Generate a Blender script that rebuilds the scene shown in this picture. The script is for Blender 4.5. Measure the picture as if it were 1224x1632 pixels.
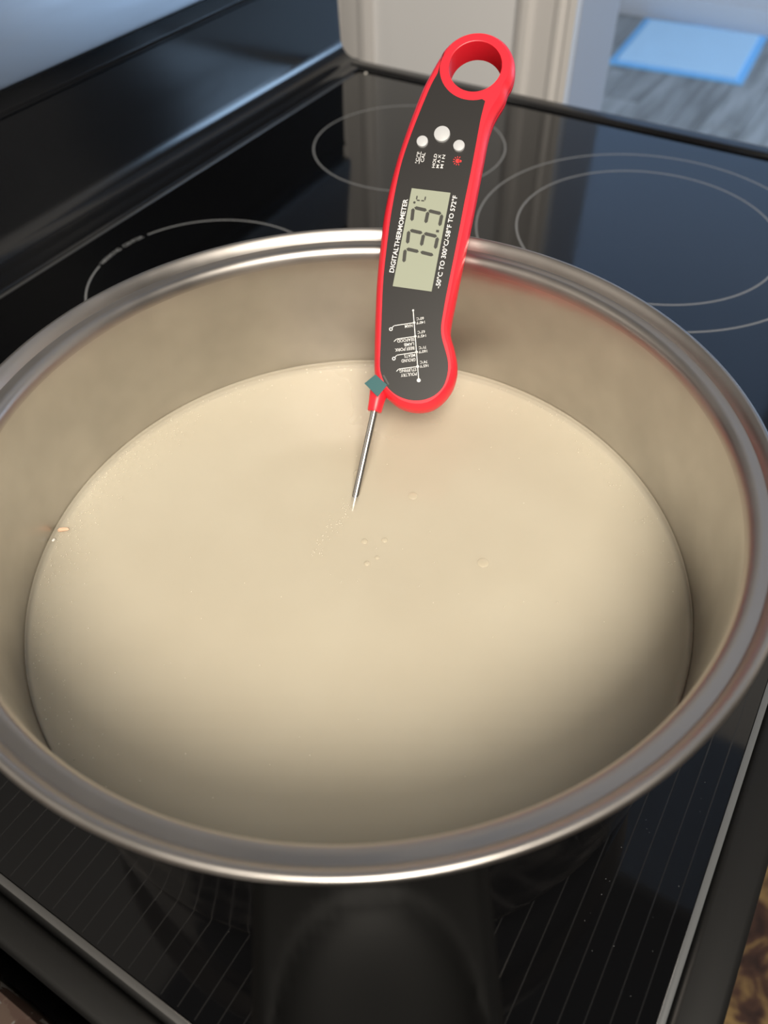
import bpy, bmesh, math, random
from mathutils import Vector, Matrix, Euler

random.seed(7)
scene = bpy.context.scene
COL = scene.collection
for o in list(bpy.data.objects):
    bpy.data.objects.remove(o, do_unlink=True)

# ------------------------------------------------------------------ camera
cam_data = bpy.data.cameras.new('camera')
cam = bpy.data.objects.new('camera', cam_data)
COL.objects.link(cam)
cam.location = (-0.16540, -0.11739, 0.31515)
cam.rotation_euler = Euler((math.radians(41.3858), math.radians(0.93978), math.radians(-58.7756)), 'XYZ')
cam_data.sensor_fit = 'VERTICAL'
cam_data.sensor_height = 36.0
cam_data.sensor_width = 27.0
cam_data.lens = 1272.0 / 1632.0 * 36.0
cam_data.clip_start = 0.01
cam_data.dof.use_dof = True
cam_data.dof.focus_distance = 0.335
cam_data.dof.aperture_fstop = 9.0
scene.camera = cam

# ------------------------------------------------------------------ world, lights, exposure
world = bpy.data.worlds.new('world')
scene.world = world
world.use_nodes = True
wb = world.node_tree.nodes['Background']
wb.inputs['Color'].default_value = (0.035, 0.034, 0.034, 1)
wb.inputs['Strength'].default_value = 1.0


def area(name, loc, target, size, power, color, size_y=None):
    d = bpy.data.lights.new(name, 'AREA')
    d.energy = power
    d.color = color
    d.shape = 'RECTANGLE' if size_y else 'DISK'
    d.size = size
    if size_y:
        d.size_y = size_y
    o = bpy.data.objects.new(name, d)
    COL.objects.link(o)
    o.location = loc
    o.rotation_euler = (Vector(target) - Vector(loc)).to_track_quat('-Z', 'Y').to_euler()
    return o


area('added_kitchen_fill', (-0.48, -0.46, 1.50), (0.0, 0.0, 0.0), 0.55, 7.5, (1.0, 0.915, 0.79))  # added fill, lifts the near side of the liquid
area('kitchen_pendant_lamp', (-1.15, -0.85, 1.50), (0.0, 0.0, 0.0), 0.95, 63.0, (1.0, 0.915, 0.79))
area('far_room_clerestory', (3.82, 0.65, 1.90), (1.0, 0.65, 1.9), 1.6, 5.5, (0.34, 0.58, 1.0), 1.9)
area('added_far_room_fill', (3.25, -2.30, 0.35), (3.4, 0.6, -0.9), 1.2, 72.0, (0.47, 0.70, 1.0), 1.4)  # unseen source added to brighten the far floor and pad

scene.view_settings.view_transform = 'Standard'
scene.view_settings.look = 'None'
scene.view_settings.gamma = 1.0
scene.view_settings.use_curve_mapping = False
scene.view_settings.exposure = 0.0


# ------------------------------------------------------------------ materials
def mat(name, color, rough=0.5, metal=0.0, spec=0.5, **kw):
    m = bpy.data.materials.new(name)
    m.use_nodes = True
    b = m.node_tree.nodes['Principled BSDF']
    b.inputs['Base Color'].default_value = (*color, 1)
    b.inputs['Roughness'].default_value = rough
    b.inputs['Metallic'].default_value = metal
    b.inputs['Specular IOR Level'].default_value = spec
    for k, v in kw.items():
        b.inputs[k.replace('_', ' ')].default_value = v
    return m


def nodes(m):
    return m.node_tree.nodes, m.node_tree.links, m.node_tree.nodes['Principled BSDF']


def noise_col(m, c1, c2, scale, detail=4.0, lo=0.35, hi=0.65, stretch=(1, 1, 1), rough=0.5, bump=0.0, coord='Object', distort=0.0):
    n, l, b = nodes(m)
    tc = n.new('ShaderNodeTexCoord')
    mp = n.new('ShaderNodeMapping')
    mp.inputs['Scale'].default_value = stretch
    tx = n.new('ShaderNodeTexNoise')
    tx.inputs['Scale'].default_value = scale
    tx.inputs['Detail'].default_value = detail
    tx.inputs['Roughness'].default_value = rough
    tx.inputs['Distortion'].default_value = distort
    cr = n.new('ShaderNodeValToRGB')
    cr.color_ramp.elements[0].position = lo
    cr.color_ramp.elements[0].color = (*c1, 1)
    cr.color_ramp.elements[1].position = hi
    cr.color_ramp.elements[1].color = (*c2, 1)
    l.new(tc.outputs[coord], mp.inputs['Vector'])
    l.new(mp.outputs['Vector'], tx.inputs['Vector'])
    l.new(tx.outputs['Fac'], cr.inputs['Fac'])
    l.new(cr.outputs['Color'], b.inputs['Base Color'])
    if bump:
        bp = n.new('ShaderNodeBump')
        bp.inputs['Strength'].default_value = bump
        bp.inputs['Distance'].default_value = 0.002
        l.new(tx.outputs['Fac'], bp.inputs['Height'])
        l.new(bp.outputs['Normal'], b.inputs['Normal'])
    return tx, cr


def rough_noise(m, scale, lo, hi, stretch=(1, 1, 1), detail=3.0):
    n, l, b = nodes(m)
    tc = n.new('ShaderNodeTexCoord')
    mp = n.new('ShaderNodeMapping')
    mp.inputs['Scale'].default_value = stretch
    tx = n.new('ShaderNodeTexNoise')
    tx.inputs['Scale'].default_value = scale
    tx.inputs['Detail'].default_value = detail
    mr = n.new('ShaderNodeMapRange')
    mr.inputs['From Min'].default_value = 0.3
    mr.inputs['From Max'].default_value = 0.7
    mr.inputs['To Min'].default_value = lo
    mr.inputs['To Max'].default_value = hi
    l.new(tc.outputs['Object'], mp.inputs['Vector'])
    l.new(mp.outputs['Vector'], tx.inputs['Vector'])
    l.new(tx.outputs['Fac'], mr.inputs['Value'])
    l.new(mr.outputs['Result'], b.inputs['Roughness'])


M = {}
M['glass'] = mat('black_ceramic_glass', (0.0025, 0.0026, 0.003), 0.04, 0, 0.5)
rough_noise(M['glass'], 9.0, 0.03, 0.10)
M['print'] = mat('grey_print', (0.20, 0.205, 0.21), 0.35)
M['print_dim'] = mat('dim_print', (0.0075, 0.0075, 0.008), 0.2)
M['enamel'] = mat('black_enamel', (0.006, 0.0062, 0.007), 0.16)
M['enamel_dull'] = mat('dull_black_enamel', (0.005, 0.005, 0.005), 0.45, 0, 0.3)
M['edge'] = mat('glass_edge_grey', (0.085, 0.09, 0.095), 0.30)
M['edge_dark'] = mat('glass_edge_dark', (0.05, 0.05, 0.05), 0.35)
M['range_steel'] = mat('range_steel', (0.27, 0.28, 0.30), 0.36, 1.0)
rough_noise(M['range_steel'], 40, 0.33, 0.42, (0.2, 4, 4))
M['steel'] = mat('pot_steel', (0.56, 0.515, 0.47), 0.30, 1.0)


def steel_nodes(m):
    n, l, b = nodes(m)
    tc = n.new('ShaderNodeTexCoord')
    sep = n.new('ShaderNodeSeparateXYZ')
    l.new(tc.outputs['Object'], sep.inputs[0])
    # cylindrical brushing: noise that varies strongly with height, slowly round the wall
    at = n.new('ShaderNodeMath'); at.operation = 'ARCTAN2'
    l.new(sep.outputs['Y'], at.inputs[0]); l.new(sep.outputs['X'], at.inputs[1])
    cmb = n.new('ShaderNodeCombineXYZ')
    k1 = n.new('ShaderNodeMath'); k1.operation = 'MULTIPLY'; k1.inputs[1].default_value = 1.5
    k2 = n.new('ShaderNodeMath'); k2.operation = 'MULTIPLY'; k2.inputs[1].default_value = 900.0
    l.new(at.outputs[0], k1.inputs[0]); l.new(sep.outputs['Z'], k2.inputs[0])
    l.new(k1.outputs[0], cmb.inputs['X']); l.new(k2.outputs[0], cmb.inputs['Y'])
    tx = n.new('ShaderNodeTexNoise'); tx.inputs['Scale'].default_value = 1.0; tx.inputs['Detail'].default_value = 3.0
    l.new(cmb.outputs[0], tx.inputs['Vector'])
    bp = n.new('ShaderNodeBump'); bp.inputs['Strength'].default_value = 0.05; bp.inputs['Distance'].default_value = 0.0003
    l.new(tx.outputs['Fac'], bp.inputs['Height'])
    l.new(bp.outputs['Normal'], b.inputs['Normal'])
    # blotchy dried film
    t2 = n.new('ShaderNodeTexNoise'); t2.inputs['Scale'].default_value = 42.0; t2.inputs['Detail'].default_value = 2.0
    l.new(tc.outputs['Object'], t2.inputs['Vector'])
    mr = n.new('ShaderNodeMapRange'); mr.inputs['From Min'].default_value = 0.35; mr.inputs['From Max'].default_value = 0.7
    mr.inputs['To Min'].default_value = 0.25; mr.inputs['To Max'].default_value = 0.31
    b.inputs['Roughness'].default_value = 0.33
    cr = n.new('ShaderNodeValToRGB')
    cr.color_ramp.elements[0].position = 0.1; cr.color_ramp.elements[0].color = (0.43, 0.415, 0.398, 1)
    cr.color_ramp.elements[1].position = 0.9; cr.color_ramp.elements[1].color = (0.57, 0.553, 0.532, 1)
    l.new(t2.outputs['Fac'], cr.inputs['Fac']); l.new(cr.outputs['Color'], b.inputs['Base Color'])
    b.inputs['Anisotropic'].default_value = 0.55
    tg = n.new('ShaderNodeTangent'); tg.direction_type = 'RADIAL'; tg.axis = 'Z'
    l.new(tg.outputs['Tangent'], b.inputs['Tangent'])


steel_nodes(M['steel'])
M['lip'] = mat('satin_lip_steel', (0.44, 0.415, 0.395), 0.36, 1.0)
rough_noise(M['lip'], 35.0, 0.32, 0.42)
M['polished'] = mat('polished_steel', (0.50, 0.47, 0.45), 0.10, 1.0)
rough_noise(M['polished'], 60.0, 0.07, 0.20)
M['bakelite'] = mat('black_bakelite', (0.0035, 0.0035, 0.0035), 0.55, 0, 0.07)
M['red'] = mat('red_plastic', (0.86, 0.022, 0.04), 0.36)
M['panel'] = mat('black_face_panel', (0.020, 0.019, 0.019), 0.38)
M['white'] = mat('white_print', (0.80, 0.80, 0.80), 0.5)
M['redprint'] = mat('red_print', (0.75, 0.03, 0.03), 0.5)
M['button'] = mat('grey_button', (0.50, 0.51, 0.53), 0.45)
M['lcd'] = mat('lcd_olive', (0.335, 0.36, 0.285), 0.22)
M['lcdseg'] = mat('lcd_segment', (0.045, 0.045, 0.04), 0.4)
M['chrome'] = mat('probe_steel', (0.60, 0.58, 0.555), 0.22, 1.0)
M['teal'] = mat('teal_tab', (0.028, 0.112, 0.122), 0.35)
M['film'] = mat('film_edge', (0.10, 0.10, 0.10), 0.25)
M['wall'] = mat('painted_wall', (0.76, 0.76, 0.77), 0.6)
M['backsplash'] = mat('backsplash', (0.16, 0.155, 0.15), 0.4)
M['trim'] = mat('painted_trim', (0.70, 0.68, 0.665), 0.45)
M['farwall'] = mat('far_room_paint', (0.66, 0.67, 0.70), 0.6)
M['jamb'] = mat('shaded_jamb_paint', (0.40, 0.40, 0.43), 0.5)  # shade on the side-facing jamb is put into this darker colour
M['pad'] = mat('pad_blue', (0.24, 0.58, 0.95), 0.6)
M['padtop'] = mat('pad_quilt', (0.55, 0.78, 0.97), 0.8)
M['crumb'] = mat('crumb', (0.75, 0.48, 0.33), 0.7)
M['speck'] = mat('speck', (0.85, 0.82, 0.76), 0.4)
M['froth'] = mat('froth', (0.78, 0.72, 0.60), 0.3)
M['granite'] = mat('granite', (0.2, 0.2, 0.2), 0.25)
M['rug'] = mat('mat_weave', (0.3, 0.2, 0.1), 0.9)
M['kitchen_floor'] = mat('kitchen_floor', (0.10, 0.085, 0.075), 0.5)
noise_col(M['kitchen_floor'], (0.07, 0.06, 0.05), (0.13, 0.11, 0.10), 4.0, 5, stretch=(1, 6, 1))


def granite_nodes(m):
    n, l, b = nodes(m)
    tc = n.new('ShaderNodeTexCoord')
    v = n.new('ShaderNodeTexVoronoi'); v.inputs['Scale'].default_value = 130.0
    v.inputs['Scale'].default_value = 150.0
    nz = n.new('ShaderNodeTexNoise'); nz.inputs['Scale'].default_value = 160.0; nz.inputs['Detail'].default_value = 4.0
    l.new(tc.outputs['Object'], nz.inputs['Vector'])
    sc = n.new('ShaderNodeVectorMath'); sc.operation = 'SCALE'; sc.inputs['Scale'].default_value = 0.014
    ad = n.new('ShaderNodeVectorMath'); ad.operation = 'ADD'
    l.new(nz.outputs['Color'], sc.inputs[0]); l.new(tc.outputs['Object'], ad.inputs[0]); l.new(sc.outputs[0], ad.inputs[1])
    l.new(ad.outputs[0], v.inputs['Vector'])
    cr = n.new('ShaderNodeValToRGB')
    e = cr.color_ramp.elements
    e[0].position = 0.0; e[0].color = (0.05, 0.03, 0.025, 1)
    e[1].position = 1.0; e[1].color = (0.20, 0.20, 0.19, 1)
    x = e.new(0.45); x.color = (0.07, 0.05, 0.04, 1)
    x = e.new(0.6); x.color = (0.12, 0.115, 0.11, 1)
    sp = n.new('ShaderNodeSeparateColor')
    l.new(v.outputs['Color'], sp.inputs[0]); l.new(sp.outputs[0], cr.inputs['Fac'])
    l.new(cr.outputs['Color'], b.inputs['Base Color'])


granite_nodes(M['granite'])


def rug_nodes(m):
    n, l, b = nodes(m)
    tc = n.new('ShaderNodeTexCoord')
    t = n.new('ShaderNodeTexNoise'); t.inputs['Scale'].default_value = 13.0; t.inputs['Detail'].default_value = 6.0
    t.inputs['Distortion'].default_value = 1.2; t.inputs['Roughness'].default_value = 0.65
    l.new(tc.outputs['Object'], t.inputs['Vector'])
    cr = n.new('ShaderNodeValToRGB')
    e = cr.color_ramp.elements
    e[0].position = 0.36; e[0].color = (0.018, 0.007, 0.005, 1)
    e[1].position = 0.66; e[1].color = (0.26, 0.17, 0.065, 1)
    x = e.new(0.47); x.color = (0.05, 0.022, 0.014, 1)
    x = e.new(0.54); x.color = (0.16, 0.10, 0.04, 1)
    l.new(t.outputs['Fac'], cr.inputs['Fac']); l.new(cr.outputs['Color'], b.inputs['Base Color'])
    bp = n.new('ShaderNodeBump'); bp.inputs['Strength'].default_value = 0.6; bp.inputs['Distance'].default_value = 0.004
    l.new(t.outputs['Fac'], bp.inputs['Height']); l.new(bp.outputs['Normal'], b.inputs['Normal'])


rug_nodes(M['rug'])


# plank material: colour differs per object, grain runs along x
def plank_nodes():
    m = mat('grey_plank', (0.3, 0.32, 0.34), 0.38)
    n, l, b = nodes(m)
    tc = n.new('ShaderNodeTexCoord')
    oi = n.new('ShaderNodeObjectInfo')
    ad = n.new('ShaderNodeVectorMath'); ad.operation = 'ADD'
    sc = n.new('ShaderNodeVectorMath'); sc.operation = 'SCALE'; sc.inputs['Scale'].default_value = 30.0
    cb = n.new('ShaderNodeCombineXYZ')
    l.new(oi.outputs['Random'], cb.inputs['X']); l.new(oi.outputs['Random'], cb.inputs['Y'])
    l.new(cb.outputs[0], sc.inputs[0])
    l.new(tc.outputs['Object'], ad.inputs[0]); l.new(sc.outputs[0], ad.inputs[1])
    mp = n.new('ShaderNodeMapping'); mp.inputs['Scale'].default_value = (1.1, 9, 1)
    t = n.new('ShaderNodeTexNoise'); t.inputs['Scale'].default_value = 2.2; t.inputs['Detail'].default_value = 5
    l.new(ad.outputs[0], mp.inputs['Vector']); l.new(mp.outputs[0], t.inputs['Vector'])
    cr = n.new('ShaderNodeValToRGB')
    cr.color_ramp.elements[0].position = 0.34; cr.color_ramp.elements[0].color = (0.20, 0.20, 0.19, 1)
    cr.color_ramp.elements[1].position = 0.66; cr.color_ramp.elements[1].color = (0.42, 0.42, 0.41, 1)
    l.new(t.outputs['Fac'], cr.inputs['Fac'])
    hs = n.new('ShaderNodeHueSaturation')
    mr = n.new('ShaderNodeMapRange'); mr.inputs['To Min'].default_value = 0.78; mr.inputs['To Max'].default_value = 1.15
    l.new(oi.outputs['Random'], mr.inputs['Value']); l.new(mr.outputs['Result'], hs.inputs['Value'])
    l.new(cr.outputs['Color'], hs.inputs['Color']); l.new(hs.outputs['Color'], b.inputs['Base Color'])
    return m


M['plank'] = plank_nodes()


# cloudy liquid: a mostly clear skin over milkier layers
def liquid_mat(name, cover):
    m = mat(name, (0.76, 0.665, 0.475), 0.09, 0, 0.5)
    n, l, b = nodes(m)
    b.inputs['IOR'].default_value = 1.33
    tc = n.new('ShaderNodeTexCoord')
    t = n.new('ShaderNodeTexNoise'); t.inputs['Scale'].default_value = 14; t.inputs['Detail'].default_value = 3
    l.new(tc.outputs['Object'], t.inputs['Vector'])
    cr = n.new('ShaderNodeValToRGB')
    cr.color_ramp.elements[0].position = 0.3; cr.color_ramp.elements[0].color = (0.695, 0.635, 0.505, 1)
    cr.color_ramp.elements[1].position = 0.7; cr.color_ramp.elements[1].color = (0.745, 0.69, 0.56, 1)
    l.new(t.outputs['Fac'], cr.inputs['Fac']); l.new(cr.outputs['Color'], b.inputs['Base Color'])
    if cover < 1:
        out = n['Material Output']
        tr = n.new('ShaderNodeBsdfTransparent')
        mx = n.new('ShaderNodeMixShader'); mx.inputs[0].default_value = cover
        l.new(tr.outputs[0], mx.inputs[1]); l.new(b.outputs[0], mx.inputs[2])
        l.new(mx.outputs[0], out.inputs['Surface'])
    return m


M['liquid_body'] = liquid_mat('cloudy_liquid_depth', 1.0)
M['liquid_mid'] = liquid_mat('cloudy_liquid_layer', 0.36)
M['bubble'] = mat('bubble_film', (0.80, 0.72, 0.55), 0.05, 0, 0.7)
M['bubble'].node_tree.nodes['Principled BSDF'].inputs['Alpha'].default_value = 0.38


# ------------------------------------------------------------------ mesh helpers
def link(name, me, m=None, parent=None, smooth=None):
    o = bpy.data.objects.new(name, me)
    COL.objects.link(o)
    if m is not None:
        me.materials.clear()
        me.materials.append(m)
    if parent is not None:
        o.parent = parent
    if smooth is not None:
        for p in me.polygons:
            p.use_smooth = True
        me.set_sharp_from_angle(angle=math.radians(smooth))
    return o


def tag(o, label, cat, group=None):
    o['label'] = label
    o['category'] = cat
    if group:
        o['group'] = group
    return o


def structure(o, label=None):
    o['kind'] = 'structure'
    if label:
        o['label'] = label
    return o


def empty(name, loc=(0, 0, 0)):
    e = bpy.data.objects.new(name, None)
    COL.objects.link(e)
    e.location = loc
    e.empty_display_size = 0.02
    return e


def box_bm(lo, hi, bevel=0.0, seg=2, bm=None):
    own = bm is None
    if own:
        bm = bmesh.new()
    r = bmesh.ops.create_cube(bm, size=1.0)
    c = [(a + b) / 2 for a, b in zip(lo, hi)]
    s = [b - a for a, b in zip(lo, hi)]
    for v in r['verts']:
        v.co = Vector((c[0] + v.co.x * s[0], c[1] + v.co.y * s[1], c[2] + v.co.z * s[2]))
    if bevel:
        es = list({e for v in r['verts'] for e in v.link_edges})
        bmesh.ops.bevel(bm, geom=es, offset=bevel, segments=seg, profile=0.5, affect='EDGES')
    return bm


def bm_mesh(bm, name):
    me = bpy.data.meshes.new(name)
    bmesh.ops.recalc_face_normals(bm, faces=bm.faces)
    bm.to_mesh(me)
    bm.free()
    return me


def box(name, lo, hi, m, parent=None, bevel=0.0, seg=2):
    return link(name, bm_mesh(box_bm(lo, hi, bevel, seg), name), m, parent, 35 if bevel else None)


def lathe(name, prof, m, parent=None, seg=192, smooth=40, close=False):
    verts, faces = [], []
    rings = []
    for r, z in prof:
        if r < 1e-6:
            rings.append([len(verts)]); verts.append((0, 0, z))
        else:
            rings.append(list(range(len(verts), len(verts) + seg)))
            for i in range(seg):
                a = 2 * math.pi * i / seg
                verts.append((r * math.cos(a), r * math.sin(a), z))
    pairs = list(zip(rings[:-1], rings[1:]))
    if close:
        pairs.append((rings[-1], rings[0]))
    for A, B in pairs:
        for i in range(seg):
            j = (i + 1) % seg
            if len(A) == 1 and len(B) == 1:
                continue
            if len(A) == 1:
                faces.append((A[0], B[j], B[i]))
            elif len(B) == 1:
                faces.append((A[i], A[j], B[0]))
            else:
                faces.append((A[i], A[j], B[j], B[i]))
    me = bpy.data.meshes.new(name)
    me.from_pydata(verts, [], faces)
    bm = bmesh.new(); bm.from_mesh(me)
    bmesh.ops.recalc_face_normals(bm, faces=bm.faces)
    bm.to_mesh(me); bm.free()
    return link(name, me, m, parent, smooth)


def sweep(name, prof, x0, x1, m, parent=None, smooth=35):
    """a (y, z) outline extruded along x"""
    n = len(prof)
    v = [(x0, y, z) for y, z in prof] + [(x1, y, z) for y, z in prof]
    f = [(i, (i + 1) % n, n + (i + 1) % n, n + i) for i in range(n)]
    f += [tuple(range(n - 1, -1, -1)), tuple(range(n, 2 * n))]
    me = bpy.data.meshes.new(name); me.from_pydata(v, [], f)
    bm = bmesh.new(); bm.from_mesh(me)
    bmesh.ops.triangulate(bm, faces=[q for q in bm.faces if len(q.verts) > 4])
    return link(name, bm_mesh(bm, name), m, parent, smooth)


def ring_mesh(name, cx, cy, r, w, z0, z1, a0=0.0, a1=360.0, seg=160):
    full = abs(a1 - a0) >= 359.9
    n = seg if full else seg + 1
    v, f = [], []
    for i in range(n):
        a = math.radians(a0 + (a1 - a0) * i / seg)
        for rr, z in ((r - w / 2, z0), (r - w / 2, z1), (r + w / 2, z1), (r + w / 2, z0)):
            v.append((cx + rr * math.cos(a), cy + rr * math.sin(a), z))
    for i in range(seg if full else seg):
        j = (i + 1) % n
        for k in range(3):
            f.append((4 * i + k, 4 * i + k + 1, 4 * j + k + 1, 4 * j + k))
    me = bpy.data.meshes.new(name); me.from_pydata(v, [], f)
    bm = bmesh.new(); bm.from_mesh(me)
    return bm_mesh(bm, name)


def curve_mesh(name, loops, depth, z, bevel=0.0, res=3):
    """filled flat outline(s) with thickness; the first loop is the rim, the rest are holes; front face at z"""
    cu = bpy.data.curves.new(name + '_c', 'CURVE')
    cu.dimensions = '2D'
    cu.fill_mode = 'BOTH'
    for lp in loops:
        s = cu.splines.new('POLY')
        s.points.add(len(lp) - 1)
        for p, (x, y) in zip(s.points, lp):
            p.co = (x, y, 0, 1)
        s.use_cyclic_u = True
    cu.extrude = depth / 2 - bevel
    cu.bevel_depth = bevel
    cu.bevel_resolution = res
    cu.offset = -bevel
    o = bpy.data.objects.new(name + '_tmp', cu)
    COL.objects.link(o)
    dg = bpy.context.evaluated_depsgraph_get()
    dg.update()
    me = bpy.data.meshes.new_from_object(o.evaluated_get(dg))
    bpy.data.objects.remove(o); bpy.data.curves.remove(cu)
    me.name = name
    for v in me.vertices:
        v.co.z += z - depth / 2
    return me


def text_mesh(s, size_len, cap, bold=0.0, spacing=1.0):
    """lettering as a flat mesh: starts at the origin, runs along +x to size_len, capitals cap high"""
    cu = bpy.data.curves.new('txt', 'FONT')
    cu.body = s
    cu.size = 1.0
    cu.offset = bold
    cu.space_character = spacing
    cu.resolution_u = 3
    o = bpy.data.objects.new('txt_tmp', cu)
    COL.objects.link(o)
    dg = bpy.context.evaluated_depsgraph_get(); dg.update()
    me = bpy.data.meshes.new_from_object(o.evaluated_get(dg))
    bpy.data.objects.remove(o); bpy.data.curves.remove(cu)
    xs = [v.co.x for v in me.vertices]
    x0, x1 = min(xs), max(xs)
    capn = 0.70
    for v in me.vertices:
        if size_len:
            v.co.x = (v.co.x - x0) / (x1 - x0) * size_len
        else:
            v.co.x = (v.co.x - x0) * cap / capn
        v.co.y = v.co.y * cap / capn
        v.co.z = 0
    return me


def place2d(me, origin, ex, z):
    """text frame: ex is the reading direction in the local xy plane"""
    ex = Vector(ex).normalized()
    ey = Vector((-ex.y, ex.x))
    for v in me.vertices:
        x, y = v.co.x, v.co.y
        v.co = Vector((origin[0] + ex.x * x + ey.x * y, origin[1] + ex.y * x + ey.y * y, z))
    return me


def catmull(pts, closed=True, sub=4):
    out = []
    n = len(pts)
    rng = range(n) if closed else range(n - 1)
    for i in rng:
        g = (lambda k: pts[k % n]) if closed else (lambda k: pts[min(max(k, 0), n - 1)])
        p0, p1, p2, p3 = g(i - 1), g(i), g(i + 1), g(i + 2)
        for s in range(sub):
            t = s / sub
            out.append(tuple(0.5 * (2 * p1[k] + (p2[k] - p0[k]) * t + (2 * p0[k] - 5 * p1[k] + 4 * p2[k] - p3[k]) * t * t
                                    + (-p0[k] + 3 * p1[k] - 3 * p2[k] + p3[k]) * t ** 3) for k in range(2)))
    if not closed:
        out.append(tuple(pts[-1]))
    return out


def merge(meshes, name):
    bm = bmesh.new()
    for me in meshes:
        bm.from_mesh(me)
    me = bpy.data.meshes.new(name)
    bm.to_mesh(me); bm.free()
    return me


FLOOR = -0.915
CEIL = 1.53
FCEIL = 2.95

# ================================================================== the setting
# kitchen floor and wall behind the range
structure(box('floor', (-2.2, -2.4, FLOOR - 0.05), (1.08, 1.6, FLOOR), M['kitchen_floor']))
structure(box('wall_back', (-2.2, 0.47, FLOOR), (0.60, 0.57, CEIL), M['backsplash']))

# wall beyond the range with a cased opening into the next room
wr = structure(box('wall_right', (1.0, 0.30, FLOOR), (1.14, 1.6, CEIL), M['wall']))
structure(box('wall_right_header', (1.0, -0.62, 1.12), (1.14, 0.30, CEIL), M['wall']))
structure(box('wall_right_front', (1.0, -2.4, FLOOR), (1.14, -0.62, CEIL), M['wall']))


def casing(name, y0, y1, x, flip=False):
    """moulded door casing seen edge on: stepped profile in (y, depth)"""
    w = y1 - y0
    prof = [(0.0, 0.0), (0.0, 0.012), (0.10, 0.016), (0.20, 0.016), (0.24, 0.011), (0.30, 0.010), (0.62, 0.014), (0.66, 0.019),
            (0.74, 0.021), (0.80, 0.018), (0.84, 0.018), (0.88, 0.021), (1.0, 0.021), (1.0, 0.0)]
    pts = []
    for t, d in prof:
        t = 1 - t if flip else t
        pts.append((x - d, y0 + t * w))
    n = len(pts)
    v = [(a, b, FLOOR) for a, b in pts] + [(a, b, 1.20) for a, b in pts]
    f = [(i, (i + 1) % n, n + (i + 1) % n, n + i) for i in range(n)] + [tuple(range(n)), tuple(range(2 * n - 1, n - 1, -1))]
    me = bpy.data.meshes.new(name); me.from_pydata(v, [], f)
    bm = bmesh.new(); bm.from_mesh(me)
    return structure(link(name, bm_mesh(bm, name), M['trim']))


casing('trim_1', 0.287, 0.375, 1.0, flip=True)
casing('trim_2', 0.615, 0.70, 1.0)
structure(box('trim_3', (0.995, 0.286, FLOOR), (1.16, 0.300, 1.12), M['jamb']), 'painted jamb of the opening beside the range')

# next room: plank floor, far wall, baseboard, side walls, ceiling
fl = structure(box('floor_far', (1.08, -2.4, FLOOR - 0.05), (4.0, 2.0, FLOOR - 0.006), M['kitchen_floor']))
random.seed(3)
PW, PL = 0.13, 1.2
me_plank = bm_mesh(box_bm((0, 0.0012, -0.006), (PL - 0.002, PW - 0.0012, 0.0), 0.0012, 1), 'plank')
k = 0
iy = 0
y = -2.29
while y < 1.36:
    x = 1.09 - random.random() * 0.9
    while x < 3.86:
        xa, xb = max(x, 1.085), min(x + PL, 3.86)
        if xb - xa > 0.05:
            if xb - xa > PL - 1e-4:
                me = me_plank
                off = xa
            else:
                me = bm_mesh(box_bm((0, 0.0012, -0.006), (xb - xa - 0.002, PW - 0.0012, 0.0), 0.0012, 1), 'plank')
                off = xa
            me.materials.clear(); me.materials.append(M['plank'])
            o = bpy.data.objects.new('plank', me)
            COL.objects.link(o)
            o.parent = fl
            o.location = (off, y, FLOOR)
        x += PL
    y += PW
structure(box('wall_far', (3.86, -2.4, FLOOR), (3.96, 2.0, FCEIL), M['farwall']))
structure(box('baseboard_far', (3.843, -2.4, FLOOR), (3.86, 2.0, FLOOR + 0.10), M['farwall'], None, 0.004, 2))
structure(box('wall_far_left', (1.14, 1.5, FLOOR), (3.86, 1.6, FCEIL), M['farwall']))
structure(box('ceiling', (1.14, -2.4, FCEIL), (3.96, 2.0, FCEIL + 0.08), M['farwall']))

# blue absorbent pad lying on the planks against the far wall
pad = empty('absorbent_pad', (3.56, 0.69, FLOOR))
tag(pad, 'pale blue quilted absorbent pad lying flat on grey plank floor beyond the opening', 'floor pad')


def pad_mesh(name, hw, hl, z0, z1, corner, bump=0.0):
    bm = bmesh.new()
    n = 14
    grid = [[bm.verts.new((-hw + 2 * hw * i / n, -hl + 2 * hl * j / n, z1 + (random.uniform(-1, 1) * bump if 0 < i < n and 0 < j < n else 0)))
             for j in range(n + 1)] for i in range(n + 1)]
    for i in range(n):
        for j in range(n):
            bm.faces.new((grid[i][j], grid[i + 1][j], grid[i + 1][j + 1], grid[i][j + 1]))
    edges = [e for e in bm.edges if e.is_boundary]
    r = bmesh.ops.extrude_edge_only(bm, edges=edges)
    for v in [g for g in r['geom'] if isinstance(g, bmesh.types.BMVert)]:
        v.co.z = z0
    return bm_mesh(bm, name)


link('backing_sheet', pad_mesh('backing_sheet', 0.285, 0.262, 0.0, 0.006, 0, 0.001), M['pad'], pad, 40)
link('quilted_top', pad_mesh('quilted_top', 0.250, 0.232, 0.004, 0.013, 0, 0.002), M['padtop'], pad, 40)
pad.rotation_euler.z = math.radians(4)

# counter to the left of the range
ct = empty('kitchen_counter', (-0.5, 0.1, FLOOR))
tag(ct, 'speckled grey and brown granite counter left of the range', 'counter')
ct_w = Matrix.Translation((0.5, -0.1, -FLOOR))


def child_box(name, lo, hi, m, parent, bevel=0.0):
    o = box(name, lo, hi, m, None, bevel)
    o.parent = parent
    o.matrix_parent_inverse = parent.matrix_basis.inverted()
    return o


child_box('worktop', (-1.4, -0.19, -0.034), (-0.1855, 0.468, 0.004), M['granite'], ct, 0.006)
child_box('cabinet_body', (-1.4, -0.15, FLOOR), (-0.190, 0.468, -0.036), M['trim'], ct, 0.003)

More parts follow.
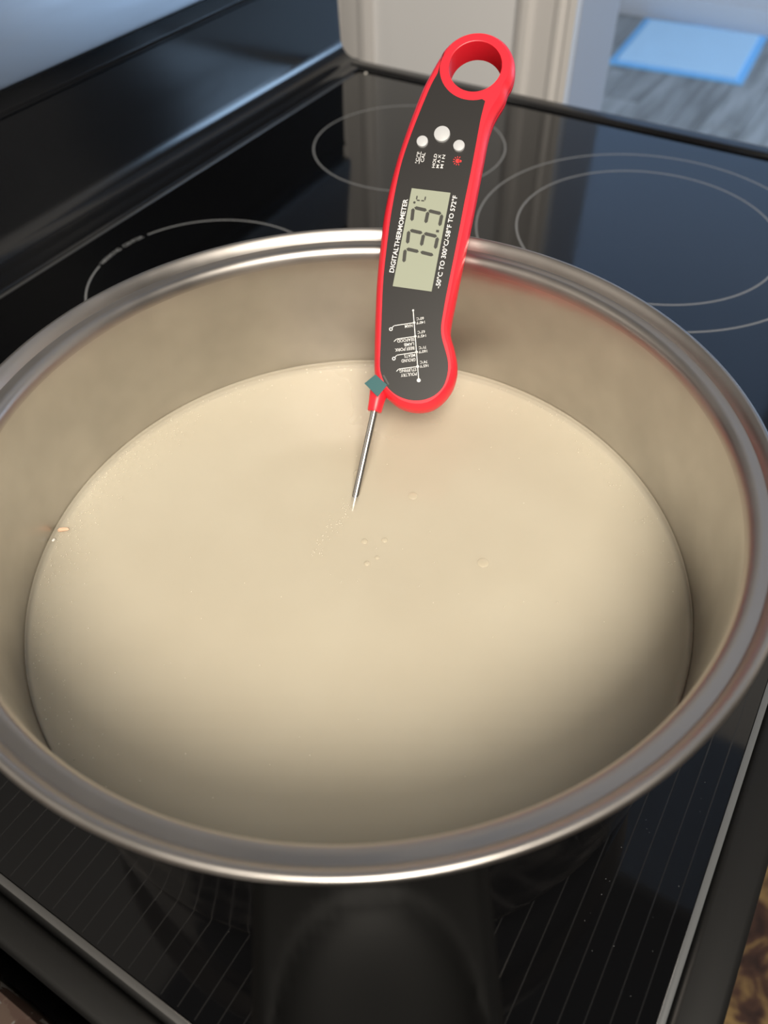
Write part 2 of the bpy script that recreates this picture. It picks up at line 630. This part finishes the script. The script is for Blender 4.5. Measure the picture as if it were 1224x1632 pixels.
# mat on the kitchen floor in front of the range
rug = box('floor_mat', (-0.35, -0.98, FLOOR), (1.0, -0.24, FLOOR + 0.010), M['rug'], None, 0.004)
tag(rug, 'mottled brown and gold floor mat in front of the range', 'mat')

# ================================================================== the range
rg = empty('electric_range', (0.207, 0.10, FLOOR))
tag(rg, 'black glass-top electric range with stainless control panel under the big pot', 'stove')
INV = rg.matrix_basis.inverted()


def rpart(o):
    o.parent = rg
    o.matrix_parent_inverse = INV
    return o


X0, X1, Y0, Y1 = -0.160, 0.575, -0.1657, 0.3651
# glass plate with slightly eased edge, rounded corners
def rrect(x0, x1, y0, y1, r, n=6):
    pts = []
    for cx, cy, a in ((x1 - r, y1 - r, 0), (x0 + r, y1 - r, 90), (x0 + r, y0 + r, 180), (x1 - r, y0 + r, 270)):
        for i in range(n + 1):
            t = math.radians(a + 90 * i / n)
            pts.append((cx + r * math.cos(t), cy + r * math.sin(t)))
    return pts


glass = rpart(link('glass_cooktop', curve_mesh('glass_cooktop', [rrect(X0, X1, Y0, Y1, 0.012)], 0.005, 0.0), M['glass']))


def gpart(o):
    o.parent = glass
    o.matrix_parent_inverse = Matrix.Identity(4)
    return o


# pale ground edge of the glass: front and left side strips
rpart(box('front_edge_strip', (X0 + 0.004, Y0 - 0.0030, -0.004), (X1 - 0.004, Y0 - 0.0002, 0.0002), M['edge'], None, 0.0005))
rpart(box('side_edge_strip', (X0 - 0.0030, Y0 - 0.003, -0.004), (X0 - 0.0002, Y1 - 0.004, 0.0002), M['edge_dark'], None, 0.0005))
rpart(box('rear_edge_strip', (X0, Y1 + 0.0002, -0.004), (X1 - 0.012, Y1 + 0.0022, 0.0008), M['edge_dark'], None, 0.0005))
# enamel frame round the glass
rpart(box('front_rail', (-0.178, -0.186, -0.030), (0.592, Y0 - 0.0032, -0.0005), M['enamel_dull'], None, 0.003, 3))
rpart(box('left_rail', (-0.178, Y0 - 0.003, -0.030), (X0 - 0.0052, 0.384, -0.001), M['enamel_dull'], None, 0.003, 3))
rr = rpart(box('right_rail', (X1 + 0.0004, Y0 - 0.003, -0.030), (0.592, 0.384, 0.0035), M['enamel'], None, 0.0032, 3))
# body and oven door below
rpart(box('range_body', (-0.175, -0.150, FLOOR + 0.03), (0.589, 0.42, -0.006), M['enamel_dull'], None, 0.004))
rpart(box('oven_door', (-0.170, -0.180, -0.78), (0.584, -0.151, -0.10), M['enamel'], None, 0.006))
for lx in (-0.15, 0.565):
    for ly in (-0.12, 0.39):
        rpart(box('leg', (lx - 0.015, ly - 0.015, FLOOR), (lx + 0.015, ly + 0.015, FLOOR + 0.032), M['enamel_dull'], None, 0.003))

# backguard: ledge, coved rise, upright black face
R = 0.016
prof = [(Y1 + 0.0024, -0.03), (Y1 + 0.0024, 0.0012), (Y1 + 0.004, 0.0024), (0.3775, 0.0024), (0.379, 0.0034), (0.384, 0.0036)]
for i in range(1, 9):
    a = math.radians(90 * i / 8)
    prof.append((0.384 + R * math.sin(a), 0.0036 + R - R * math.cos(a)))
prof += [(0.4012, 0.050), (0.4020, 0.0865), (0.4000, 0.0885), (0.4000, 0.0895), (0.4035, 0.0905), (0.4045, 0.30), (0.455, 0.30), (0.455, -0.03)]
rpart(sweep('backguard', prof, -0.178, 0.592, M['enamel']))
prof = [(0.4005, 0.104), (0.397, 0.1045), (0.3945, 0.107), (0.3945, 0.110), (0.412, 0.255), (0.416, 0.262), (0.450, 0.266), (0.450, 0.104)]
cp = rpart(sweep('control_panel', prof, -0.178, 0.592, M['range_steel']))

# burner rings printed on the glass
ZP0, ZP1 = -0.00005, 0.00009
for nm, cx, cy, r, a0, a1 in (('burner_ring', 0.4115, 0.0073, 0.0968, 0, 360), ('burner_ring', 0.4115, 0.0073, 0.1274, 0, 360),
                              ('burner_ring', 0.4502, 0.2359, 0.0844, 0, 360), ('burner_ring', 0.1938, 0.2537, 0.0843, 107, 432),
                              ):
    gpart(link(nm, ring_mesh(nm, cx, cy, r, 0.0013, ZP0, ZP1, a0, a1), M['print']))
# "WARMING CENTER" set letter by letter along the gap in its ring
txt = 'WARMING CENTER'
letters = []
for i, ch in enumerate(txt):
    if ch == ' ':
        continue
    me = text_mesh(ch, None, 0.0036, 0.016)
    w = max(v.co.x for v in me.vertices)
    a = math.radians(104.6 - (104.6 - 74.6) * (i + 0.5) / len(txt))
    px, py = 0.1938 + 0.0826 * math.cos(a), 0.2537 + 0.0826 * math.sin(a)
    ex = Vector((math.sin(a), -math.cos(a)))
    place2d(me, (px - ex.x * w / 2, py - ex.y * w / 2), ex, 0.0001)
    letters.append(me)
gpart(link('warming_center_lettering', merge(letters, 'warming_center_lettering'), M['print']))
# fine printed lines across the front left cooking area
bm = bmesh.new()
for i in range(48):
    y = -0.1603 + 0.00752 * i
    if y > 0.17:
        break
    box_bm((X0 + 0.001, y - 0.00028, ZP0), (0.19, y + 0.00028, 0.00006), bm=bm)
o = gpart(link('printed_lines', bm_mesh(bm, 'printed_lines'), M['print_dim']))
o['kind'] = 'stuff'

# ================================================================== the pot
pot = empty('cooking_pot', (0, 0, 0.0006))
tag(pot, 'large stainless steel cooking pot with black handle standing on the cooktop', 'pot')
prof = [(0, 0.0), (0.126, 0.0), (0.1305, 0.0008), (0.1330, 0.004), (0.1342, 0.010), (0.1347, 0.020), (0.1350, 0.110), (0.1356, 0.1135),
        (0.1378, 0.1152), (0.1405, 0.1162), (0.1432, 0.1176), (0.1450, 0.1194), (0.1456, 0.1209), (0.1453, 0.1221), (0.1444, 0.1226),
        (0.1434, 0.1223), (0.1420, 0.1207), (0.1410, 0.1192), (0.1405, 0.1180), (0.1398, 0.1178), (0.1380, 0.1178), (0.1362, 0.1172),
        (0.1350, 0.1160), (0.1343, 0.1145), (0.1339, 0.112), (0.1337, 0.106), (0.1333, 0.060), (0.1328, 0.022), (0.1310, 0.010),
        (0.126, 0.0048), (0.118, 0.0035), (0, 0.0035)]
pb = lathe('pot_body', prof, M['steel'], pot, 224, 50)
pb.data.materials.append(M['polished'])
pb.data.materials.append(M['lip'])
for p in pb.data.polygons:                     # mirror polished outside below the lip, brushed inside
    c = p.center
    rad = math.hypot(c.x, c.y)
    if p.normal.x * c.x + p.normal.y * c.y > 0 and c.z < 0.1135 or c.z < 0.0004:
        p.material_index = 1
    elif c.z > 0.1125:
        p.material_index = 2

# handle: broad black grip under the lip, heading out towards the near left
az = math.radians(214.5)
hd = Vector((math.cos(az), math.sin(az), 0))
hs = Vector((-math.sin(az), math.cos(az), 0))


def handle_mesh():
    bm = bmesh.new()
    NX, NY = 40, 32
    r0, r1 = 0.1335, 0.250
    top, bot = {}, {}
    for i in range(NX + 1):
        t = i / NX
        r = r0 + (r1 - r0) * t
        hw = 0.0305 - 0.004 * t
        if t > 0.85:
            hw *= math.sqrt(max(0.0, 1 - ((t - 0.85) / 0.152) ** 2))
        for j in range(NY + 1):
            s = -1 + 2 * j / NY
            ss = math.copysign(1 - (1 - abs(s)) ** 1.6, s)
            yy = hw * ss
            edge = max(0.0, (abs(ss) - 0.86) / 0.14)
            z = 0.104 - 0.006 * t - 0.005 * edge ** 2
            # neck dips under the lip
            if r < 0.147:
                z = min(z, 0.1085 - 0.004)
            # oval thumb dish
            q = ((r - 0.172) / 0.030) ** 2 + (yy / 0.0235) ** 2
            if q < 1:
                z -= 0.0075 * (1 - q ** 1.5) ** 0.6
            zb = 0.090 - 0.006 * t + 0.004 * edge ** 2
            p = hd * r + hs * yy
            top[i, j] = bm.verts.new((p.x, p.y, z))
            bot[i, j] = bm.verts.new((p.x, p.y, zb))
    for i in range(NX):
        for j in range(NY):
            bm.faces.new((top[i, j], top[i + 1, j], top[i + 1, j + 1], top[i, j + 1]))
            bm.faces.new((bot[i, j], bot[i, j + 1], bot[i + 1, j + 1], bot[i + 1, j]))
    for i in range(NX):
        for j in (0, NY):
            bm.faces.new((top[i, j], bot[i, j], bot[i + 1, j], top[i + 1, j]))
    for j in range(NY):
        for i in (0, NX):
            bm.faces.new((top[i, j], top[i, j + 1], bot[i, j + 1], bot[i, j]))
    bmesh.ops.remove_doubles(bm, verts=bm.verts, dist=1e-6)
    return bm_mesh(bm, 'handle')


link('handle', handle_mesh(), M['bakelite'], pot, 40)

# ================================================================== the liquid
ZL = 0.0540
lq = empty('cloudy_liquid', (0, 0, 0.0045))
tag(lq, 'cloudy cream coloured liquid filling the lower half of the steel pot', 'liquid')
INL = lq.matrix_basis.inverted()


def lpart(o):
    o.parent = lq
    o.matrix_parent_inverse = INL
    return o


lpart(lathe('liquid_body', [(0, 0.0045), (0.117, 0.0045), (0.1255, 0.0058), (0.1300, 0.0105), (0.1318, 0.022), (0.1324, ZL - 0.0035), (0, ZL - 0.0035)],
            M['liquid_body'], None, 160, 40))
for dz in (0.0022, 0.0011):
    lpart(lathe('liquid_layer', [(0, ZL - dz), (0.1326, ZL - dz)], M['liquid_mid'], None, 160, 60))
lpart(lathe('liquid_surface', [(0, ZL), (0.1295, ZL), (0.1312, ZL + 0.0001), (0.1322, ZL + 0.0004), (0.13285, ZL + 0.0010)], M['liquid_mid'], None, 192, 60))

# bubbles and bits floating on it
def dome(name, r, h, seg=14):
    prof = [(0, h)] + [(r * math.sin(math.pi / 2 * i / 5), h * math.cos(math.pi / 2 * i / 5)) for i in range(1, 6)]
    return lathe(name, prof, M['bubble'], None, seg, 80)


bub = dome('bubble', 1.0, 0.7)
bubbles = [(0.0108, 0.0041, 0.0014, 'tiny clear bubble left of the upper pair below the probe'),
           (0.0157, -0.0029, 0.0013, 'tiny clear bubble right of the upper pair below the probe'),
           (0.0014, -0.0031, 0.0013, 'tiny clear bubble lowest of the four below the probe'),
           (0.0061, -0.0051, 0.0010, 'smallest clear bubble among the four below the probe'),
           (0.0433, 0.0275, 0.0026, 'round clear bubble touching the probe at the liquid surface'),
           (0.0439, -0.0005, 0.0022, 'flat pale bubble right of where the probe enters'),
           (0.0260, -0.0441, 0.0024, 'pale froth patch right of the four small bubbles')]
for i, (bx, by, br, lab) in enumerate(bubbles):
    b = bub if i == 0 else bub.copy()
    if i:
        COL.objects.link(b)
    b.location = (bx, by, ZL + 0.00005)
    b.scale = (br, br, br * (0.6 if i < 5 else 0.25))
    tag(b, lab, 'bubble', 'bubbles on the liquid')


def crumb_mesh(name, sx, sy, sz, seed):
    rnd = random.Random(seed)
    bm = bmesh.new()
    bmesh.ops.create_icosphere(bm, subdivisions=2, radius=1.0)
    for v in bm.verts:
        f = 1 + rnd.uniform(-0.28, 0.28)
        v.co = Vector((v.co.x * sx * f, v.co.y * sy * f, v.co.z * sz * f))
    return bm_mesh(bm, name)


c = link('food_crumb', crumb_mesh('food_crumb', 0.0024, 0.0009, 0.0007, 1), M['crumb'], None, 60)
c.location = (-0.0499, 0.1195, ZL + 0.0006); c.rotation_euler.z = math.radians(-52)
tag(c, 'pinkish brown crumb floating against the left pot wall', 'crumb')
c = link('food_crumb', crumb_mesh('food_crumb', 0.0009, 0.0006, 0.0005, 2), M['speck'], None, 60)
c.location = (-0.0560, 0.1186, ZL + 0.0004)
tag(c, 'tiny white speck floating just below the pinkish crumb', 'crumb')
c = link('white_dot', crumb_mesh('white_dot', 0.0016, 0.0013, 0.0008, 5), M['speck'], None, 60)  # small pale lump at the rear corner of the glass
c.location = (0.5693, 0.3557, 0.0008)
tag(c, 'tiny white dot on the far rear corner of the cooktop', 'crumb')

# fine froth specks along the wall and below the probe
rnd = random.Random(11)
bm = bmesh.new()


def speck(x, y, r):
    m = Matrix.Translation((x, y, ZL + r * 0.2)) @ Matrix.Diagonal((r, r, r * 0.5, 1))
    bmesh.ops.create_icosphere(bm, subdivisions=1, radius=1.0, matrix=m)


for i in range(420):
    a = math.radians(rnd.gauss(105, 26))
    d = abs(rnd.gauss(0, 0.008))
    rr_ = 0.1305 - d
    speck(rr_ * math.cos(a), rr_ * math.sin(a), rnd.uniform(0.00010, 0.00030))
for i in range(90):
    a = math.radians(rnd.gauss(-30, 22))
    rr_ = 0.1300 - abs(rnd.gauss(0, 0.007))
    speck(rr_ * math.cos(a), rr_ * math.sin(a), rnd.uniform(0.00010, 0.00030))
for i in range(70):
    t = rnd.random()
    speck(0.026 - 0.034 * t + rnd.gauss(0, 0.0016), 0.0215 - 0.004 * t + rnd.gauss(0, 0.0016), rnd.uniform(0.00012, 0.00032))
for i in range(55):
    a = rnd.uniform(0, 2 * math.pi); r_ = 0.125 * math.sqrt(rnd.random())
    speck(r_ * math.cos(a), r_ * math.sin(a), rnd.uniform(0.00010, 0.00030))
fr = link('froth_specks', bm_mesh(bm, 'froth_specks'), M['froth'], None, 80)
fr['kind'] = 'stuff'
tag(fr, 'fine froth specks scattered on the cream liquid', 'froth')

# stray dust on the front of the glass
bm = bmesh.new()
for i in range(22):
    r = rnd.uniform(0.00008, 0.00022)
    m = Matrix.Translation((rnd.uniform(-0.09, 0.03), rnd.uniform(-0.16, -0.125), r * 0.5)) @ Matrix.Diagonal((r, r, r * 0.6, 1))
    bmesh.ops.create_icosphere(bm, subdivisions=1, radius=1.0, matrix=m)
du = link('dust_specks', bm_mesh(bm, 'dust_specks'), M['edge'], None, 80)
du['kind'] = 'stuff'
tag(du, 'tiny pale dust specks on the black glass beside the pot', 'dust')

# ================================================================== the thermometer
th = empty('digital_thermometer')
tag(th, 'red and black folding digital food thermometer leaning on the pot rim', 'thermometer')
UP = Vector((0.7620297, 0.23028264, 0.60521124)).normalized()
NN = Vector((-0.57123594, -0.20109934, 0.79576916)).normalized()
RT = UP.cross(NN).normalized()
NN = RT.cross(UP).normalized()
OR = Vector((0.11991251, 0.03959411, 0.12877484))
MT = Matrix(((RT.x, UP.x, NN.x, OR.x), (RT.y, UP.y, NN.y, OR.y), (RT.z, UP.z, NN.z, OR.z), (0, 0, 0, 1)))
th.matrix_basis = MT @ Matrix.Diagonal((0.001, 0.001, 0.001, 1))    # modelled in millimetres

HC = (9.0, 82.0)


def arc(cx, cy, r, a0, a1, n):
    return [(cx + r * math.cos(math.radians(a0 + (a1 - a0) * i / n)), cy + r * math.sin(math.radians(a0 + (a1 - a0) * i / n))) for i in range(n + 1)]


left = [(-10.3, -61.5), (-12.0, -53), (-14.7, -37), (-17.4, -18.3), (-19.4, 4), (-19.8, 13.5), (-19.7, 22), (-19.2, 31.5), (-18.5, 39.8),
        (-16.8, 52.2), (-15.1, 62.2), (-13.3, 71.2), (-11.4, 77.6), (-9.3, 84)]
ringpts = arc(HC[0], HC[1], 17.9, 166, -25, 22)
right = [(24.6, 69.5), (22.0, 62.5), (20.8, 57.0), (20.3, 51), (20.3, 41), (20.2, 20), (19.9, 0), (19.7, -12), (19.6, -24), (19.5, -32.5), (20.1, -39),
         (22.9, -45.0), (25.3, -51.2), (26.2, -57), (25.2, -63.8), (21.8, -70), (17.1, -74), (11, -75.7), (4.2, -75.1), (-0.9, -72.7), (-5.3, -69.6), (-8.4, -65.8)]
outline = catmull(left + ringpts + right, True, 4)


def inset(pts, dist):
    n = len(pts)
    out = []
    for i in range(n):
        a, b, c = Vector(pts[i - 2]), Vector(pts[i]), Vector(pts[(i + 2) % n])
        t = (c - a).normalized()
        nrm = Vector((t.y, -t.x))          # the outline runs clockwise: this points inwards
        out.append((b.x + nrm.x * dist, b.y + nrm.y * dist))
    return out


def shell_mesh():
    layers = [(2.6, 0.0), (2.40, -0.12), (1.25, -1.6), (0.5, -2.9), (0.08, -4.3), (0.0, -6.2), (0.35, -6.4), (0.35, -6.75), (0.0, -6.95),
              (0.15, -9.5), (0.9, -12.0), (2.4, -14.0)]
    n = len(outline)
    v, f = [], []
    for d, z in layers:
        v += [(x, y, z) for x, y in inset(outline, d)]
    for k in range(len(layers) - 1):
        for i in range(n):
            j = (i + 1) % n
            f.append((k * n + i, k * n + j, (k + 1) * n + j, (k + 1) * n + i))
    m0 = len(v)
    hl = [(12.2, 0.0), (11.92, -0.1), (11.82, -0.4), (11.82, -13.5), (12.3, -14.0)]
    hn = 64
    for r, z in hl:
        v += [(x, y, z) for x, y in arc(HC[0], HC[1], r, 0, 360 - 360 / hn, hn - 1)]
    for k in range(len(hl) - 1):
        for i in range(hn):
            j = (i + 1) % hn
            f.append((m0 + k * hn + i, m0 + (k + 1) * hn + i, m0 + (k + 1) * hn + j, m0 + k * hn + j))
    side = bpy.data.meshes.new('side'); side.from_pydata(v, [], f)
    caps = []
    for d, z, r in ((2.6, 0.0, 12.2), (2.4, -13.98, 12.3)):
        caps.append(curve_mesh('cap', [inset(outline, d), arc(HC[0], HC[1], r, 0, 360 - 360 / hn, hn - 1)], 0.02, z))
    bm = bmesh.new()
    for me in [side] + caps:
        bm.from_mesh(me)
    return bm_mesh(bm, 'body_shell')


link('body_shell', shell_mesh(), M['red'], th, 28)

pl_left = [(-7.3, 77.0), (-9.0, 71.9), (-10.7, 64.5), (-13.1, 52), (-14.8, 41.4), (-15.7, 33.4), (-16.0, 24.4), (-16.0, 15.8), (-15.6, 4.3),
           (-13.8, -18.8), (-10.9, -38.5), (-9.2, -49.5), (-7.7, -58.9), (-6.2, -62.9), (-3.9, -66.4), (-1.0, -69.0),
           (3.0, -71.0), (8.2, -71.9), (13.6, -71.1), (18.4, -68.4), (21.6, -63.9), (22.5, -58.2), (21.8, -52.8), (19.8, -48), (17.2, -42.6),
           (15.9, -37.7), (15.6, -31), (15.5, -23), (15.6, -13), (15.7, -4), (15.75, 9.6), (15.75, 19.5), (15.9, 28), (16.0, 37), (15.95, 48),
           (15.9, 57.3), (16.1, 62), (16.4, 66.4)]
pout = catmull(pl_left, False, 3) + arc(HC[0], HC[1], 15.9, -61.5, -201, 20)[1:-1]
link('face_panel', curve_mesh('face_panel', [pout], 0.5, 0.10, 0.1, 1), M['panel'], th, 40)
ZF = 0.13

# display
lcd = link('display', curve_mesh('display', [[(-8.8, -22.7), (8.8, -22.7), (8.8, 22.7), (-8.8, 22.7)]], 0.3, ZF + 0.05), M['lcd'], th)


def seg(p, q, w=1.0):
    p, q = Vector(p), Vector(q)
    d = (q - p).normalized(); n = Vector((-d.y, d.x))
    return [tuple(p), tuple(p + d * w / 2 + n * w / 2), tuple(q - d * w / 2 + n * w / 2), tuple(q), tuple(q - d * w / 2 - n * w / 2), tuple(p + d * w / 2 - n * w / 2)]


def flat(loops, z, name):
    return merge([curve_mesh(name, [lp], 0.06, z) for lp in loops], name)


segs = {'a': ((-6.4, 0.3), (-5.9, -5.7)), 'b': ((-6.0, 0.6), (-0.1, 0.0)), 'c': ((0.5, 0.0), (6.6, -0.7)), 'g': ((0.5, -0.4), (0.4, -5.9)), 'd': ((6.9, -0.9), (6.8, -6.4))}
for yb, use in ((13.4, 'abcgd'), (2.9, 'abcgd'), (-5.7, 'abc')):
    lp = []
    for s in use:
        p, q = segs[s]
        lp.append(seg((p[0], p[1] + yb), (q[0], q[1] + yb), 1.55))
    o = link('display_digit', flat(lp, ZF + 0.12, 'display_digit'), M['lcdseg'], lcd)
o = link('decimal_point', flat([[(5.7, 4.1), (7.0, 4.1), (7.0, 5.2), (5.7, 5.2)]], ZF + 0.12, 'decimal_point'), M['lcdseg'], lcd)
o = link('degree_symbol', flat([arc(-6.35, 16.3, 0.55, 0, 345, 23)] + [seg((-5.7, 19.6), (-5.7, 17.7), 0.6), seg((-5.6, 17.5), (-4.0, 17.5), 0.6), seg((-3.6, 17.5), (-2.0, 17.6), 0.6), seg((-1.9, 19.7), (-1.9, 17.8), 0.6)],
                               ZF + 0.12, 'degree_symbol'), M['lcdseg'], lcd)

# lettering on the face
U2 = (0, 1)


def letter(name, items, m, z=ZF + 0.02):
    return link(name, merge([place2d(text_mesh(s, ln, cap, bold), org, ex, z) for s, ln, cap, bold, org, ex in items], name), m, th)


letter('title_lettering', [('DIGITALTHERMOMETER', 34.0, 2.05, 0.012, (-9.55, -16.6), U2)], M['white'])
letter('range_lettering', [('-50°C TO 300°C/-58°F TO 572°F', 42.5, 2.0, 0.012, (12.1, -20.8), U2)], M['white'])
letter('button_lettering', [('°C/°F', 5.4, 1.35, 0.004, (-8.1, 34.3), U2), ('CAL', 4.4, 1.4, 0.004, (-5.75, 35.2), U2),
                            ('HOLD', 6.4, 1.35, 0.004, (-0.35, 33.2), U2), ('M A X', 6.2, 1.25, 0.004, (1.5, 33.3), U2), ('M I N', 6.2, 1.25, 0.004, (3.35, 33.4), U2)], M['white'])
link('button_rule', flat([[(-7.80, 34.2), (-7.58, 34.2), (-7.58, 39.9), (-7.80, 39.9)]], ZF + 0.02, 'button_rule'), M['white'], th)
# red lamp symbol
lp = [arc(9.3, 37.6, 1.0, 0, 340, 17), [(9.6, 36.9), (11.0, 37.2), (11.0, 38.0), (9.6, 38.4)]]
for a in range(70, 300, 32):
    ca, sa = math.cos(math.radians(a)), math.sin(math.radians(a))
    lp.append(seg((9.3 + 1.35 * ca, 37.6 + 1.35 * sa), (9.3 + 2.2 * ca, 37.6 + 2.2 * sa), 0.32))
link('lamp_symbol', flat(lp, ZF + 0.02, 'lamp_symbol'), M['redprint'], th)

# temperature guide, printed upside down
EX = Vector((-0.965, -0.263)).normalized()
EY = Vector((-EX.y, EX.x))
P0 = Vector((2.3, -32.2))


def ch(a, b):
    return tuple(P0 + EX * a + EY * b)


bs = (0.0, 5.6, 11.8, 18.9, 25.4, 31.6)
lp = [seg(ch(0, 0), ch(0, 31.6), 0.36)]
for b, r in zip(bs, (0.45, 0.55, 0.55, 0.6, 0.65, 0.85)):
    c = ch(0, b)
    lp.append(arc(c[0], c[1], r, 0, 342, 19))
guide = [curve_mesh('g', [l_], 0.05, ZF + 0.03) for l_ in lp]
for b, k1, k2, rg_ in ((5.6, (9.0, 5.9), (10.0, 6.8), True), (11.8, (8.3, 12.05), (9.6, 13.1), False), (18.9, (8.7, 19.3), (9.7, 20.2), True), (25.4, (8.4, 25.6), (9.5, 26.6), False)):
    guide.append(curve_mesh('g', [seg(ch(0, b), ch(*k1), 0.30)], 0.05, ZF + 0.03))
    guide.append(curve_mesh('g', [seg(ch(*k1), ch(*k2), 0.30)], 0.05, ZF + 0.03))
    if rg_:
        c = ch(k2[0] + 0.5, k2[1] + 0.5)
        guide.append(curve_mesh('g', [arc(c[0], c[1], 0.8, 0, 345, 23), arc(c[0], c[1], 0.45, 0, 345, 23)], 0.05, ZF + 0.03))
link('guide_lines', merge(guide, 'guide_lines'), M['white'], th)
T = lambda s, a, b, ln, cap=1.4: (s, ln, cap, 0.004, ch(a, b), EX)
letter('guide_lettering', [T('HAM', 0.8, 6.15, 3.4), T('SEAFOOD', 0.5, 12.35, 7.6), T('LAMB', 0.8, 14.4, 4.4), T('BEEF,PORK', 0.8, 16.3, 8.6),
                           T('MEATS', 0.7, 19.5, 4.8), T('GROUND', 0.7, 21.5, 6.2), T('STUFFING', 0.7, 25.9, 7.4), T('POULTRY', 0.7, 27.9, 7.0),
                           T('140°F', -4.7, 5.3, 3.7, 1.2), T('60°C', -4.4, 3.5, 3.2, 1.2), T('145°F', -4.7, 11.4, 3.7, 1.2), T('63°C', -4.4, 9.6, 3.2, 1.2),
                           T('160°F', -4.7, 18.4, 3.7, 1.2), T('71°C', -4.4, 16.6, 3.2, 1.2), T('165°F', -4.7, 24.9, 3.7, 1.2), T('74°C', -4.4, 23.1, 3.2, 1.2)], M['white'])

# buttons
for cx, cy, r in ((0.15, 48.65, 3.65), (-8.0, 44.25, 2.6), (8.65, 44.15, 2.6)):
    prof = [(0, 1.55), (r - 0.5, 1.5), (r - 0.12, 1.3), (r, 0.9), (r, 0.0)]
    b = lathe('button', prof, M['button'], th, 40, 40)
    b.location = (cx, cy, 0.05)

# hinge collar, probe and teal film tab
pd = Vector((-8.33 + 7.26, -117.06 + 78.12, 0)).normalized()
h0 = Vector((-7.05, -69.0, -6.0))


def tube(name, p, q, radii, m, parent, seg=24):
    """radii: list of (t along the axis, radius)"""
    p, q = Vector(p), Vector(q)
    d = q - p
    o = lathe(name, [(0, radii[0][0])] + [(r, t) for t, r in radii] + [(0, radii[-1][0])], m, parent, seg, 35)
    o.rotation_mode = 'QUATERNION'
    o.rotation_quaternion = d.to_track_quat('Z', 'Y')
    o.location = p
    return o


tube('probe_collar', h0 - pd * 4, h0 + pd * 12, [(0, 4.2), (5, 4.0), (9, 3.5), (13.0, 3.2), (13.4, 3.0)], M['red'], th)
tube('probe', h0 + pd * 9, h0 + pd * 110, [(0, 1.75), (50, 1.75), (90, 1.75), (97, 1.2), (110, 0.5)], M['chrome'], th, 24)
tab = [(-12.9, -67.9), (-8.7, -63.2), (-2.6, -67.0), (-5.9, -72.9)]
link('film_tab', curve_mesh('film_tab', [tab], 0.35, 0.75, 0.08, 1), M['teal'], th)
# lifted corner of the clear film beside the tab
link('film_corner', curve_mesh('film_corner', [[(-5.6, -63.0), (-4.9, -62.7), (-1.9, -66.4), (-2.4, -66.9)]], 0.12, 0.26), M['film'], th)
